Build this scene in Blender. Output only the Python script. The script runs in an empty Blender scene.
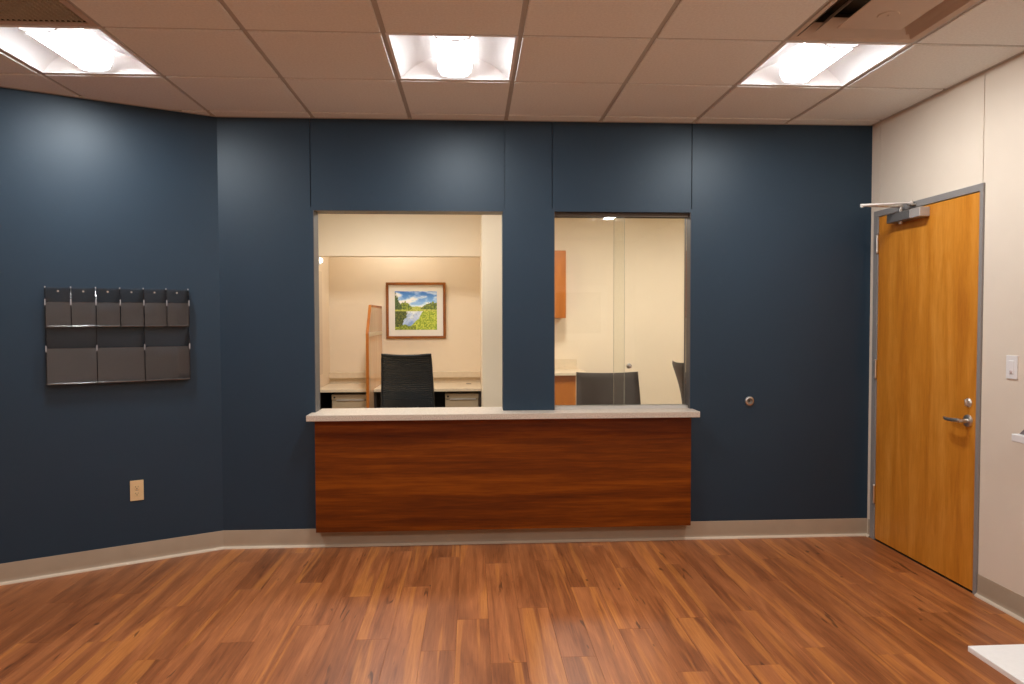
import bpy, bmesh, math, random
from mathutils import Vector, Matrix
random.seed(7)
scene = bpy.context.scene
col = scene.collection
PI = math.pi

# ------------------------------------------------------------------ camera
CAM = dict(x=1.5913, y=-4.5345, z=1.4553, yaw=0.0565, pit=-0.0319, rol=-0.0027, f=701.86)
def make_camera():
    c = CAM
    fw = Vector((math.sin(c['yaw'])*math.cos(c['pit']), math.cos(c['yaw'])*math.cos(c['pit']), math.sin(c['pit'])))
    r = Vector((math.cos(c['yaw']), -math.sin(c['yaw']), 0)); u = r.cross(fw)
    r2 = r*math.cos(c['rol']) + u*math.sin(c['rol']); u2 = -r*math.sin(c['rol']) + u*math.cos(c['rol'])
    cd = bpy.data.cameras.new('camera'); cd.sensor_width = 36; cd.lens = c['f']*36/1024; cd.clip_start = 0.05
    o = bpy.data.objects.new('camera', cd); col.objects.link(o)
    m = Matrix((r2, u2, -fw)).transposed().to_4x4(); m.translation = (c['x'], c['y'], c['z'])
    o.matrix_world = m; scene.camera = o
make_camera()

# ------------------------------------------------------------------ world, exposure
w = bpy.data.worlds.new('world'); scene.world = w; w.use_nodes = True
w.node_tree.nodes['Background'].inputs[0].default_value = (0.02, 0.02, 0.022, 1)
w.node_tree.nodes['Background'].inputs[1].default_value = 1.0
vs = scene.view_settings
vs.view_transform = 'Standard'; vs.look = 'None'; vs.gamma = 1; vs.use_curve_mapping = False
vs.exposure = 2.08
scene.cycles.max_bounces = 10; scene.cycles.diffuse_bounces = 6; scene.cycles.glossy_bounces = 4
scene.cycles.transparent_max_bounces = 16; scene.cycles.transmission_bounces = 8
scene.cycles.caustics_reflective = False; scene.cycles.caustics_refractive = False
scene.cycles.sample_clamp_indirect = 6.0
scene.cycles.use_denoising = True
LAMP = 26.0            # ceiling light lens radiance
LAMP_COL = (0.97, 0.99, 1.0)
OFFICE_LAMP = 36.0  # radiance of the added office fill lights, also scales the downlight
OFFICE_COL = (1.0, 0.97, 0.92)

# ------------------------------------------------------------------ dimensions
H = 2.728; XR = 4.2355; ANG = 0.4948; T = 0.6096; X0 = -0.0163; D0 = 0.7341
REAR = -6.6; LWL = 2.6
LX, LY = -math.cos(ANG)*LWL, -math.sin(ANG)*LWL
ROOM = [(0, 0), (LX, LY), (LX, REAR), (XR, REAR), (XR, 0)]   # counter-clockwise
W1 = (0.587, 1.793); W2 = (2.122, 3.022); WT = 2.152; SILL = 0.828; WTH = 0.13
OFY = 3.5

# ------------------------------------------------------------------ colour / material helpers
def lin(c):
    return tuple(((v/255)/12.92 if v/255 <= 0.04045 else ((v/255+0.055)/1.055)**2.4) for v in c)
MATS = {}
class NG:
    def __init__(s, name):
        s.m = bpy.data.materials.new(name); s.m.use_nodes = True; s.t = s.m.node_tree; s.n = s.t.nodes
        s.b = s.n['Principled BSDF']; s.out = s.n['Material Output']
    def node(s, typ, **kw):
        n = s.n.new(typ)
        for k, v in kw.items():
            if k.startswith('i_'):
                key = k[2:]; n.inputs[int(key) if key.isdigit() else key].default_value = v
            else: setattr(n, k, v)
        return n
    def link(s, a, b): s.t.links.new(a, b)
    def ramp(s, fac, stops):
        r = s.n.new('ShaderNodeValToRGB'); e = r.color_ramp.elements
        while len(e) < len(stops): e.new(0.5)
        for el, (p, c) in zip(e, stops): el.position = p; el.color = (*c, 1) if len(c) == 3 else c
        s.link(fac, r.inputs[0]); return r.outputs[0]
    def mix(s, fac, a, b, mode='MIX'):
        n = s.n.new('ShaderNodeMix'); n.data_type = 'RGBA'; n.blend_type = mode
        for sock, v in ((n.inputs[0], fac), (n.inputs[6], a), (n.inputs[7], b)):
            if hasattr(v, 'is_output'): s.link(v, sock)
            elif isinstance(v, (int, float)): sock.default_value = v
            else: sock.default_value = (*v, 1)
        return n.outputs[2]
    def math(s, op, a, b=0.0):
        n = s.n.new('ShaderNodeMath'); n.operation = op
        for sock, v in ((n.inputs[0], a), (n.inputs[1], b)):
            if hasattr(v, 'is_output'): s.link(v, sock)
            else: sock.default_value = v
        return n.outputs[0]
    def coords(s, scale=(1, 1, 1), kind='Object', rand=0.0):
        tc = s.n.new('ShaderNodeTexCoord'); src = tc.outputs[kind]
        if rand:
            oi = s.n.new('ShaderNodeObjectInfo'); cb = s.n.new('ShaderNodeCombineXYZ')
            a = s.math('MULTIPLY', oi.outputs['Random'], rand)
            for i in range(3): s.link(a if i != 1 else s.math('MULTIPLY', oi.outputs['Random'], rand*1.7), cb.inputs[i])
            ad = s.n.new('ShaderNodeVectorMath'); ad.operation = 'ADD'; s.link(src, ad.inputs[0]); s.link(cb.outputs[0], ad.inputs[1]); src = ad.outputs[0]
        mp = s.n.new('ShaderNodeMapping'); mp.inputs['Scale'].default_value = scale; s.link(src, mp.inputs[0]); return mp.outputs[0]
    def noise(s, vec, scale, detail=3, rough=0.55, dist=0.0):
        n = s.n.new('ShaderNodeTexNoise'); n.inputs['Scale'].default_value = scale; n.inputs['Detail'].default_value = detail
        n.inputs['Roughness'].default_value = rough; n.inputs['Distortion'].default_value = dist; s.link(vec, n.inputs['Vector']); return n.outputs[0]
    def bump(s, h, strength=0.1, dist=0.01):
        n = s.n.new('ShaderNodeBump'); n.inputs['Strength'].default_value = strength; n.inputs['Distance'].default_value = dist
        s.link(h, n.inputs['Height']); s.link(n.outputs[0], s.b.inputs['Normal'])
    def base(s, c):
        if hasattr(c, 'is_output'): s.link(c, s.b.inputs['Base Color'])
        else: s.b.inputs['Base Color'].default_value = (*c, 1)
    def rough(s, r):
        if hasattr(r, 'is_output'): s.link(r, s.b.inputs['Roughness'])
        else: s.b.inputs['Roughness'].default_value = r

def paint(name, rgb, rough=0.5, metal=0.0, var=0.06, nscale=6.0, bump=0.0, bscale=300.0, spec=0.5):
    g = NG(name); c = lin(rgb); v = g.coords()
    n = g.noise(v, nscale)
    g.base(g.ramp(n, [(0.3, tuple(x*(1-var) for x in c)), (0.7, tuple(min(1, x*(1+var)) for x in c))]))
    g.rough(rough); g.b.inputs['Metallic'].default_value = metal; g.b.inputs['Specular IOR Level'].default_value = spec
    if bump: g.bump(g.noise(v, bscale, 2), bump, 0.002)
    MATS[name] = g.m; return g.m

def wood(name, dark, mid, light, scale=(1, 1, 1), rough=0.4, rand=0.0, figure=0.35, spec=0.5):
    """grain runs along the axis with the smallest scale"""
    g = NG(name); v = g.coords(scale, rand=rand)
    a = g.noise(v, 1.0, 6, 0.6, 0.4); b = g.noise(v, 6.0, 4, 0.6, 0.2); c = g.noise(v, 0.35, 2, 0.5, 0.5)
    f = g.math('ADD', g.math('MULTIPLY', a, 0.5), g.math('ADD', g.math('MULTIPLY', b, 0.2), g.math('MULTIPLY', c, 0.3)))
    g.base(g.ramp(f, [(0.5-figure*0.45, lin(dark)), (0.5, lin(mid)), (0.5+figure*0.4, lin(light))]))
    g.rough(rough); g.b.inputs['Specular IOR Level'].default_value = spec
    g.bump(b, 0.04, 0.002)
    MATS[name] = g.m; return g.m

def emit(name, c, s):
    g = NG(name); g.base((0.8, 0.8, 0.8)); g.b.inputs['Emission Color'].default_value = (*c, 1); g.b.inputs['Emission Strength'].default_value = s
    MATS[name] = g.m; return g.m

def clear(name, tint=(0.97, 0.985, 0.98), ior=1.5, rough=0.02, haze=0.0, haze_col=(0.5, 0.5, 0.5), gloss=(1, 1, 1)):
    """thin clear sheet: straight-through transmission plus Fresnel reflection"""
    g = NG(name); n = g.n
    tr = n.new('ShaderNodeBsdfTransparent'); tr.inputs[0].default_value = (*tint, 1)
    gl = n.new('ShaderNodeBsdfGlossy'); gl.inputs['Roughness'].default_value = rough; gl.inputs[0].default_value = (*gloss, 1)
    fr = n.new('ShaderNodeFresnel'); fr.inputs[0].default_value = ior
    mx = n.new('ShaderNodeMixShader'); g.link(fr.outputs[0], mx.inputs[0]); g.link(tr.outputs[0], mx.inputs[1]); g.link(gl.outputs[0], mx.inputs[2])
    o = mx.outputs[0]
    if haze:
        df = n.new('ShaderNodeBsdfDiffuse'); df.inputs[0].default_value = (*haze_col, 1)
        m2 = n.new('ShaderNodeMixShader'); m2.inputs[0].default_value = haze; g.link(o, m2.inputs[1]); g.link(df.outputs[0], m2.inputs[2]); o = m2.outputs[0]
    g.link(o, g.out.inputs[0]); MATS[name] = g.m; return g.m

# ------------------------------------------------------------------ materials
M_BLUE = paint('navy_wall_paint', (29, 51, 68), 0.45, var=0.04, nscale=2.0, bump=0.06, bscale=220, spec=0.52)
M_BLUE.node_tree.nodes['Principled BSDF'].inputs['Specular Tint'].default_value = (0.88, 0.95, 1.0, 1)
M_CREAM = paint('cream_wall_paint', (230, 217, 199), 0.55, var=0.03, nscale=2.0, bump=0.05, bscale=220)
M_OFFICE = paint('office_wall_paint', (238, 221, 195), 0.6, var=0.03, nscale=1.5)
M_TILE = paint('ceiling_tile_board', (238, 243, 242), 0.9, var=0.05, nscale=90, bump=0.25, bscale=450)
M_TEE = paint('ceiling_grid_metal', (190, 190, 186), 0.5, var=0.02)
M_BASE = paint('greige_vinyl_base', (168, 150, 128), 0.5, var=0.04)
M_BEAD = paint('pale_bead', (208, 192, 170), 0.6, var=0.03)
M_STEEL = paint('grey_frame_paint', (142, 138, 135), 0.42, var=0.03)
M_CHROME = paint('satin_metal', (226, 221, 214), 0.32, metal=1.0, var=0.04)
M_CAPGREY = paint('closer_cap_grey', (176, 170, 164), 0.35, metal=0.2)
M_JAMB = paint('jamb_grey', (88, 86, 86), 0.45)
M_ALU = paint('anodised_aluminium', (208, 203, 196), 0.4, metal=0.25, var=0.03)
M_BRONZE = paint('dark_track_metal', (92, 82, 70), 0.4, metal=0.6, var=0.03)
M_WHITE = paint('white_plastic', (236, 234, 232), 0.4, var=0.01)
M_ALMOND = paint('almond_plastic', (226, 196, 148), 0.4, var=0.02)
M_BLACK = paint('black_plastic', (22, 22, 23), 0.45, var=0.05)
M_DARK = paint('dark_slot', (10, 10, 10), 0.7, var=0.05)
M_CHAIRGREY = paint('charcoal_vinyl', (92, 85, 78), 0.42, var=0.05, nscale=12)
M_FILE = paint('greige_file_metal', (176, 156, 128), 0.45, var=0.03)
M_DESK = paint('pale_desk_laminate', (222, 204, 176), 0.45, var=0.04, nscale=30)
M_REFL = paint('white_reflector', (240, 240, 240), 0.55, var=0.0)
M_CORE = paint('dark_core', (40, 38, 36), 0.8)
M_DESKSHADE = paint('dark_brown_laminate', (52, 40, 30), 0.6)  # dark brown carries the shade below the desktops
M_VENT = paint('vent_metal', (205, 190, 174), 0.5, var=0.03)
M_DUCT = paint('duct_dark', (84, 78, 66), 0.8)
M_MAT = paint('white_picture_mat', (240, 235, 226), 0.8, var=0.01)
M_LENS = emit('light_lens', LAMP_COL, LAMP)
M_BASKET = emit('light_basket', LAMP_COL, LAMP*0.012)
M_OBASKET2 = emit('wall_lamp_bulb', OFFICE_COL, 1.2)
M_OFILLSIDE = emit('office_light_basket', OFFICE_COL, OFFICE_LAMP*0.012)
M_WLENS = emit('white_office_lens', (1.0, 1.0, 0.98), OFFICE_LAMP*1.1)
M_OFILL = emit('office_light_lens', OFFICE_COL, OFFICE_LAMP)  # lens of the added office fill lights
M_GLASS = clear('sliding_glass', (0.975, 0.985, 0.97), 1.5, 0.0)
M_GLASSEDGE = paint('green_glass_edge', (196, 192, 168), 0.15, var=0.05)
M_ACRYL = clear('clear_acrylic', (0.985, 0.985, 0.985), 1.66, 0.03, haze=0.03, haze_col=(0.46, 0.46, 0.5), gloss=(0.84, 0.91, 1.0))
M_ACRYLBACK = clear('acrylic_back', (0.99, 0.99, 0.99), 1.25, 0.03)
M_ACRYLDIV = clear('acrylic_divider', (0.6, 0.61, 0.63), 1.4, 0.05)
M_ACRYLEDGE = clear('acrylic_edge', (0.6, 0.62, 0.64), 2.0, 0.12, haze=0.06, haze_col=(0.8, 0.8, 0.8))
M_GLINT = paint('frosted_clip', (170, 170, 172), 0.2, var=0.02)  # pale colour stands for highlights on the acrylic edges
M_WHITETOP = paint('white_table_laminate', (232, 231, 228), 0.4, var=0.02, nscale=60)
M_CHERRY = wood('cherry_laminate', (66, 21, 1), (110, 50, 2), (148, 76, 8), (1.0, 8, 20), 0.42, figure=0.36, spec=0.28)
M_DOOR = wood('maple_door_veneer', (176, 102, 22), (204, 130, 36), (224, 154, 62), (14, 14, 1.6), 0.42, figure=0.42)
M_CAB = wood('cabinet_laminate', (146, 76, 12), (174, 98, 22), (196, 120, 36), (8, 8, 0.8), 0.4)
M_OAK = wood('frame_wood', (122, 64, 12), (146, 82, 20), (168, 102, 32), (4, 4, 4), 0.45)
M_DIVFACE = wood('divider_laminate', (206, 166, 132), (218, 182, 148), (228, 196, 164), (6, 6, 1), 0.25)

def make_floor_wood():
    g = NG('walnut_plank'); oi = g.n.new('ShaderNodeObjectInfo'); rnd = oi.outputs['Random']
    v = g.coords((15, 0.62, 15), rand=37.0); v2 = g.coords((26, 3.2, 26), rand=61.0); v3 = g.coords((9, 1.3, 9), rand=23.0)
    vf = g.coords((130, 5, 130), rand=11.0); vk = g.coords((16, 9, 16), rand=83.0)
    streak = g.noise(v, 1.0, 2.0, 0.45, 0.6); fine = g.noise(vf, 1.0, 4, 0.6); big = g.noise(v3, 0.8, 3, 0.55, 1.2)
    f = g.math('ADD', g.math('MULTIPLY', big, 0.6), g.math('MULTIPLY', fine, 0.4))
    f = g.math('ADD', f, g.math('MULTIPLY', g.math('SUBTRACT', rnd, 0.5), 0.06))
    c = g.ramp(f, [(0.30, lin((114, 62, 32))), (0.44, lin((150, 88, 48))), (0.55, lin((168, 102, 58))), (0.70, lin((190, 120, 70)))])
    band = g.ramp(streak, [(0.56, (0, 0, 0)), (0.62, (1, 1, 1))])               # pale sapwood strips
    c = g.mix(g.math('MULTIPLY', band, 0.55), c, g.ramp(fine, [(0.3, lin((188, 114, 52))), (0.7, lin((212, 140, 70)))]))
    dk = g.ramp(streak, [(0.36, (1, 1, 1)), (0.44, (0, 0, 0))])                  # darker heartwood strips
    c = g.mix(g.math('MULTIPLY', dk, 0.35), c, lin((106, 58, 30)))
    tone = g.ramp(rnd, [(0.0, (0.90, 0.90, 0.90)), (0.35, (0.99, 0.98, 0.97)), (0.7, (0.95, 0.95, 0.96)), (1.0, (1.05, 1.04, 1.02))])
    c = g.mix(1.0, c, tone, 'MULTIPLY')
    crack = g.noise(v2, 1.0, 2, 0.5, 1.0)
    cm = g.ramp(crack, [(0.685, (0, 0, 0)), (0.74, (1, 1, 1))])
    c = g.mix(g.math('MULTIPLY', cm, 0.7), c, lin((56, 30, 18)))
    knot = g.ramp(g.noise(vk, 1.0, 1, 0.4, 0.0), [(0.78, (0, 0, 0)), (0.82, (1, 1, 1))])
    c = g.mix(g.math('MULTIPLY', knot, 0.7), c, lin((46, 26, 16)))
    g.base(c); g.rough(0.38); g.b.inputs['Specular IOR Level'].default_value = 0.42
    g.bump(fine, 0.05, 0.002)
    return g.m
M_PLANK = make_floor_wood()

def make_quartz():
    g = NG('speckled_counter'); v = g.coords()
    n = g.noise(v, 160, 2, 0.7); n2 = g.noise(v, 12, 3)
    c = g.ramp(n, [(0.36, lin((174, 158, 142))), (0.5, lin((200, 187, 171))), (0.66, lin((214, 203, 190)))])
    g.base(g.mix(g.math('MULTIPLY', n2, 0.2), c, lin((206, 188, 170)))); g.rough(0.35)
    return g.m
M_QUARTZ = make_quartz()

def make_chair_mesh():
    g = NG('black_chair_mesh'); n = g.n
    v = g.coords((1, 1, 1)); wv = n.new('ShaderNodeTexWave'); wv.wave_type = 'BANDS'; wv.bands_direction = 'Z'; wv.inputs['Scale'].default_value = 16
    g.link(v, wv.inputs['Vector']); g.base(lin((30, 32, 33))); g.rough(0.6)
    tr = n.new('ShaderNodeBsdfTransparent'); mx = n.new('ShaderNodeMixShader')
    g.link(g.ramp(wv.outputs[0], [(0.2, (0.02, 0.02, 0.02)), (0.9, (0.17, 0.17, 0.17))]), mx.inputs[0])
    g.link(g.b.outputs[0], mx.inputs[1]); g.link(tr.outputs[0], mx.inputs[2]); g.link(mx.outputs[0], g.out.inputs[0])
    return g.m
M_MESH = make_chair_mesh()

# ------------------------------------------------------------------ mesh helpers
class MB:
    def __init__(s): s.bm = bmesh.new()
    def box(s, x0, x1, y0, y1, z0, z1, bev=0.0, seg=1):
        b = bmesh.new()
        vs_ = [b.verts.new(p) for p in ((x0,y0,z0),(x1,y0,z0),(x1,y1,z0),(x0,y1,z0),(x0,y0,z1),(x1,y0,z1),(x1,y1,z1),(x0,y1,z1))]
        for f in ((3,2,1,0),(4,5,6,7),(0,1,5,4),(1,2,6,5),(2,3,7,6),(3,0,4,7)): b.faces.new([vs_[i] for i in f])
        if bev: bmesh.ops.bevel(b, geom=b.edges[:], offset=bev, segments=seg, affect='EDGES', profile=0.7)
        s._take(b); return s
    def _take(s, b, mtx=None):
        if mtx is not None: bmesh.ops.transform(b, matrix=mtx, verts=b.verts)
        me = bpy.data.meshes.new('t'); b.to_mesh(me); b.free(); s.bm.from_mesh(me); bpy.data.meshes.remove(me)
    def prism(s, pts, axis, a0, a1, bev=0.0):
        """pts 2D polygon; axis 'x': pts=(y,z), 'y': pts=(x,z), 'z': pts=(x,y)"""
        b = bmesh.new()
        def P(p, a): return {'x': (a, p[0], p[1]), 'y': (p[0], a, p[1]), 'z': (p[0], p[1], a)}[axis]
        lo = [b.verts.new(P(p, a0)) for p in pts]; hi = [b.verts.new(P(p, a1)) for p in pts]
        b.faces.new(lo[::-1]); b.faces.new(hi); n = len(pts)
        for i in range(n): b.faces.new((lo[i], lo[(i+1) % n], hi[(i+1) % n], hi[i]))
        bmesh.ops.recalc_face_normals(b, faces=b.faces)
        if bev: bmesh.ops.bevel(b, geom=b.edges[:], offset=bev, segments=1, affect='EDGES')
        s._take(b); return s
    def cyl(s, p0, p1, r0, r1=None, n=20, bev=0.0):
        r1 = r0 if r1 is None else r1
        p0, p1 = Vector(p0), Vector(p1); d = p1-p0
        b = bmesh.new(); bmesh.ops.create_cone(b, cap_ends=True, segments=n, radius1=r0, radius2=r1, depth=d.length)
        if bev: bmesh.ops.bevel(b, geom=[e for e in b.edges if len(e.link_faces) == 2 and any(len(f.verts) > 4 for f in e.link_faces)], offset=bev, segments=2, affect='EDGES')
        q = d.to_track_quat('Z', 'Y').to_matrix().to_4x4(); q.translation = (p0+p1)/2
        s._take(b, q); return s
    def lathe(s, prof, origin, axis, n=28):
        b = bmesh.new(); rings = []
        for r, h in prof:
            rings.append([b.verts.new((r*math.cos(2*PI*i/n), r*math.sin(2*PI*i/n), h)) for i in range(n)] if r > 1e-6 else [b.verts.new((0, 0, h))])
        for A, B in zip(rings, rings[1:]):
            for i in range(n):
                j = (i+1) % n
                if len(A) == 1 and len(B) == 1: continue
                if len(A) == 1: b.faces.new((A[0], B[i], B[j]))
                elif len(B) == 1: b.faces.new((A[i], A[j], B[0]))
                else: b.faces.new((A[i], A[j], B[j], B[i]))
        bmesh.ops.recalc_face_normals(b, faces=b.faces)
        q = Vector(axis).to_track_quat('Z', 'Y').to_matrix().to_4x4(); q.translation = Vector(origin)
        s._take(b, q); return s
    def tube(s, pts, r, n=10):
        pts = [Vector(p) for p in pts]; b = bmesh.new(); rings = []
        up = Vector((0, 0, 1))
        for i, p in enumerate(pts):
            d = (pts[min(i+1, len(pts)-1)] - pts[max(i-1, 0)]).normalized()
            a = d.cross(up if abs(d.z) < 0.95 else Vector((1, 0, 0))).normalized(); c = d.cross(a)
            rr = r[i] if isinstance(r, (list, tuple)) else r
            rings.append([b.verts.new(p + a*rr*math.cos(2*PI*k/n) + c*rr*math.sin(2*PI*k/n)) for k in range(n)])
        for A, B in zip(rings, rings[1:]):
            for k in range(n): b.faces.new((A[k], A[(k+1) % n], B[(k+1) % n], B[k]))
        b.faces.new(rings[0][::-1]); b.faces.new(rings[-1]); bmesh.ops.recalc_face_normals(b, faces=b.faces)
        s._take(b); return s
    def grid(s, fn, nu, nv, thick=None):
        """surface fn(u,v)->point; thick: offset fn2(u,v) gives back surface"""
        b = bmesh.new()
        A = [[b.verts.new(fn(i/nu, j/nv)) for j in range(nv+1)] for i in range(nu+1)]
        for i in range(nu):
            for j in range(nv): b.faces.new((A[i][j], A[i+1][j], A[i+1][j+1], A[i][j+1]))
        if thick:
            B = [[b.verts.new(thick(i/nu, j/nv)) for j in range(nv+1)] for i in range(nu+1)]
            for i in range(nu):
                for j in range(nv): b.faces.new((B[i][j], B[i][j+1], B[i+1][j+1], B[i+1][j]))
            for i in range(nu):
                b.faces.new((A[i][0], B[i][0], B[i+1][0], A[i+1][0])); b.faces.new((A[i][nv], A[i+1][nv], B[i+1][nv], B[i][nv]))
            for j in range(nv):
                b.faces.new((A[0][j], A[0][j+1], B[0][j+1], B[0][j])); b.faces.new((A[nu][j], B[nu][j], B[nu][j+1], A[nu][j+1]))
            bmesh.ops.recalc_face_normals(b, faces=b.faces)
        s._take(b); return s
    def mesh(s, name, smooth=False):
        me = bpy.data.meshes.new(name); s.bm.to_mesh(me); s.bm.free()
        if smooth:
            me.polygons.foreach_set('use_smooth', [True]*len(me.polygons))
            me.set_sharp_from_angle(angle=math.radians(38))
        return me
    def build(s, name, mat, parent=None, smooth=False, loc=None):
        o = bpy.data.objects.new(name, s.mesh(name, smooth)); o.data.materials.append(mat)
        col.objects.link(o); o.parent = parent
        if loc: o.location = loc
        return o
def inst(name, me, parent=None, loc=(0, 0, 0), rotz=0):
    o = bpy.data.objects.new(name, me); col.objects.link(o); o.parent = parent; o.location = loc; o.rotation_euler = (0, 0, rotz); return o
def tag(o, label, cat, group=None):
    o['label'] = label; o['category'] = cat
    if group: o['group'] = group
    return o
def struct(o, label=None):
    o['kind'] = 'structure'
    if label: o['label'] = label
    o['category'] = o.name.split('_')[0].split('.')[0]
    return o
def thing(name, label, cat, loc=(0, 0, 0), rotz=0, group=None):
    o = bpy.data.objects.new(name, None); o.empty_display_size = 0.1; col.objects.link(o); o.location = loc; o.rotation_euler = (0, 0, rotz)
    return tag(o, label, cat, group)
def sroot(name, label, loc=(0, 0, 0), rotz=0):
    o = bpy.data.objects.new(name, None); o.empty_display_size = 0.1; col.objects.link(o); o.location = loc; o.rotation_euler = (0, 0, rotz)
    return struct(o, label)
def clip(poly, conv):
    """clip a 2D polygon by a convex CCW polygon"""
    out = list(poly)
    for i in range(len(conv)):
        a, b = conv[i], conv[(i+1) % len(conv)]
        def side(p): return (b[0]-a[0])*(p[1]-a[1]) - (b[1]-a[1])*(p[0]-a[0])
        res = []
        for j in range(len(out)):
            p, q = out[j], out[(j+1) % len(out)]; sp, sq = side(p), side(q)
            if sp >= -1e-9: res.append(p)
            if (sp > 1e-9 and sq < -1e-9) or (sp < -1e-9 and sq > 1e-9):
                t = sp/(sp-sq); res.append((p[0]+t*(q[0]-p[0]), p[1]+t*(q[1]-p[1])))
        out = res
        if len(out) < 3: return []
    cl = []
    for p in out:
        if not cl or math.hypot(p[0]-cl[-1][0], p[1]-cl[-1][1]) > 1e-4: cl.append(p)
    if len(cl) > 2 and math.hypot(cl[0][0]-cl[-1][0], cl[0][1]-cl[-1][1]) < 1e-4: cl.pop()
    ar = sum(cl[i][0]*cl[(i+1) % len(cl)][1] - cl[(i+1) % len(cl)][0]*cl[i][1] for i in range(len(cl)))/2 if len(cl) > 2 else 0
    return cl if ar > 1e-4 else []

# ------------------------------------------------------------------ floor
PL, PW, PT = 1.22, 0.152, 0.006
def plank_mesh(poly, c):
    b = bmesh.new(); pts = [(p[0]-c[0], p[1]-c[1]) for p in poly]
    lo = [b.verts.new((*p, -PT)) for p in pts]; hi = [b.verts.new((*p, 0)) for p in pts]
    top = b.faces.new(hi); n = len(pts)
    for i in range(n): b.faces.new((lo[i], lo[(i+1) % n], hi[(i+1) % n], hi[i]))
    bmesh.ops.bevel(b, geom=list(top.edges), offset=0.0005, segments=1, affect='EDGES')
    bmesh.ops.recalc_face_normals(b, faces=b.faces)
    me = bpy.data.meshes.new('plank'); b.to_mesh(me); b.free(); me.materials.append(M_PLANK); return me
def make_floor():
    fl = MB().prism([(p[0]*1.0, p[1]) for p in ROOM], 'z', -0.12, -PT).build('floor', M_CORE)
    struct(fl, 'reddish brown wood plank floor running towards the counter')
    full = None; rest = MB(); g = 0.00025
    i = 0; x = LX
    rng = random.Random(3)
    prev = 0
    while x < XR:
        off = (prev + 0.3 + rng.random()*0.55) % PL; prev = off
        y = 0.0 + off
        while y > REAR:
            y0, y1 = y-PL, y
            poly = clip([(x+g, y0+g), (x+PW-g, y0+g), (x+PW-g, y1-g), (x+g, y1-g)], ROOM)
            if poly:
                cx, cy = x+PW/2, (y0+y1)/2
                if y1 > -2.1 and x > -1.3:
                    whole = len(poly) == 4 and abs((max(p[0] for p in poly)-min(p[0] for p in poly)) - (PW-2*g)) < 1e-6 and abs((max(p[1] for p in poly)-min(p[1] for p in poly)) - (PL-2*g)) < 1e-6
                    if whole:
                        if full is None: full = plank_mesh(poly, (cx, cy))
                        me = full
                    else: me = plank_mesh(poly, (cx, cy))
                    inst('plank', me, fl, (cx, cy, 0))
                else: rest.prism(poly, 'z', -PT, 0)
            y -= PL
        x += PW
    r = rest.build('planks', M_PLANK, fl); r['kind'] = 'stuff'
make_floor()

# ------------------------------------------------------------------ walls
def wall_back():
    cells = []
    m = MB(); d = 0.010
    # core behind the facing: bays between openings
    for (x0, x1, z0, z1) in ((0, W1[0], 0, H), (W1[0], W1[1], 0, SILL), (W1[0], W1[1], WT, H), (W1[1], W2[0], 0, H), (W2[0], W2[1], 0, SILL), (W2[0], W2[1], WT, H), (W2[1], XR+0.2, 0, H)):
        m.box(x0, x1, d, WTH, z0, z1 if z1 < H else H+0.1)
    core = m.build('wall_back', M_BLUE); struct(core, 'navy blue wall with two reception window openings')
    zt = 2.174; g = 0.0028
    f = MB()
    for (x0, x1, z0, z1) in ((0, W1[0], 0, zt), (W1[0], W1[1], 0, SILL), (W1[0], W1[1], WT, zt), (W1[1], W2[0], 0, zt), (W2[0], W2[1], 0, SILL), (W2[0], W2[1], WT, zt), (W2[1], XR, 0, zt)):
        f.box(x0, x1, 0, d, z0, z1)
    f.build('wall_facing', M_BLUE, core)
    seams = [0.0, 0.5733, 1.803, 2.110, 3.0251, XR]
    for i in range(5):
        a = seams[i] + (g if i else 0); b = seams[i+1] - (g if i < 4 else 0)
        MB().box(a, b, 0, d, zt, H+0.02).build('header_panel', M_BLUE, core)
    return core
wall_back()
def wall_left():
    r = sroot('wall_left', 'navy blue angled wall carrying the brochure rack', (0, 0, 0), ANG)
    MB().box(-LWL, 0.0, 0, 0.12, -0.1, H+0.1).build('wall_facing', M_BLUE, r)
    r2 = MB().box(LX-0.12, LX, REAR-0.1, LY, -0.1, H+0.1).build('wall_side', M_CREAM); struct(r2, 'cream side wall left of the frame')
wall_left()
DO0, DO1, DOT = -0.0487, -1.0368, 2.1548
def wall_right():
    m = MB(); d = 0.010
    m.box(XR+d, XR+0.13, DO0-0.02, 0.0, 0, H+0.1).box(XR+d, XR+0.13, DO1+0.02, DO0-0.02, DOT-0.02, H+0.1).box(XR+d, XR+0.13, REAR, DO1+0.02, 0, H+0.1)
    core = m.build('wall_right', M_CREAM); struct(core, 'cream wall with the wood door')
    g = 0.0022
    MB().box(XR, XR+d, -0.091+g, 0, DOT-0.02, H+0.02).box(XR, XR+d, DO0-0.02, 0, 0, DOT-0.02).build('wall_panel', M_CREAM, core)
    MB().box(XR, XR+d, -1.019+g, -0.091-g, DOT-0.02, H+0.02).build('wall_panel', M_CREAM, core)
    MB().box(XR, XR+d, REAR, -1.019-g, DOT-0.02, H+0.02).box(XR, XR+d, REAR, DO1+0.02, 0, DOT-0.02).build('wall_panel', M_CREAM, core)
wall_right()
struct(MB().box(LX-0.1, XR+0.13, REAR-0.12, REAR, -0.1, H+0.1).build('wall_rear', M_CREAM), 'cream wall behind the viewer')

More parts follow.
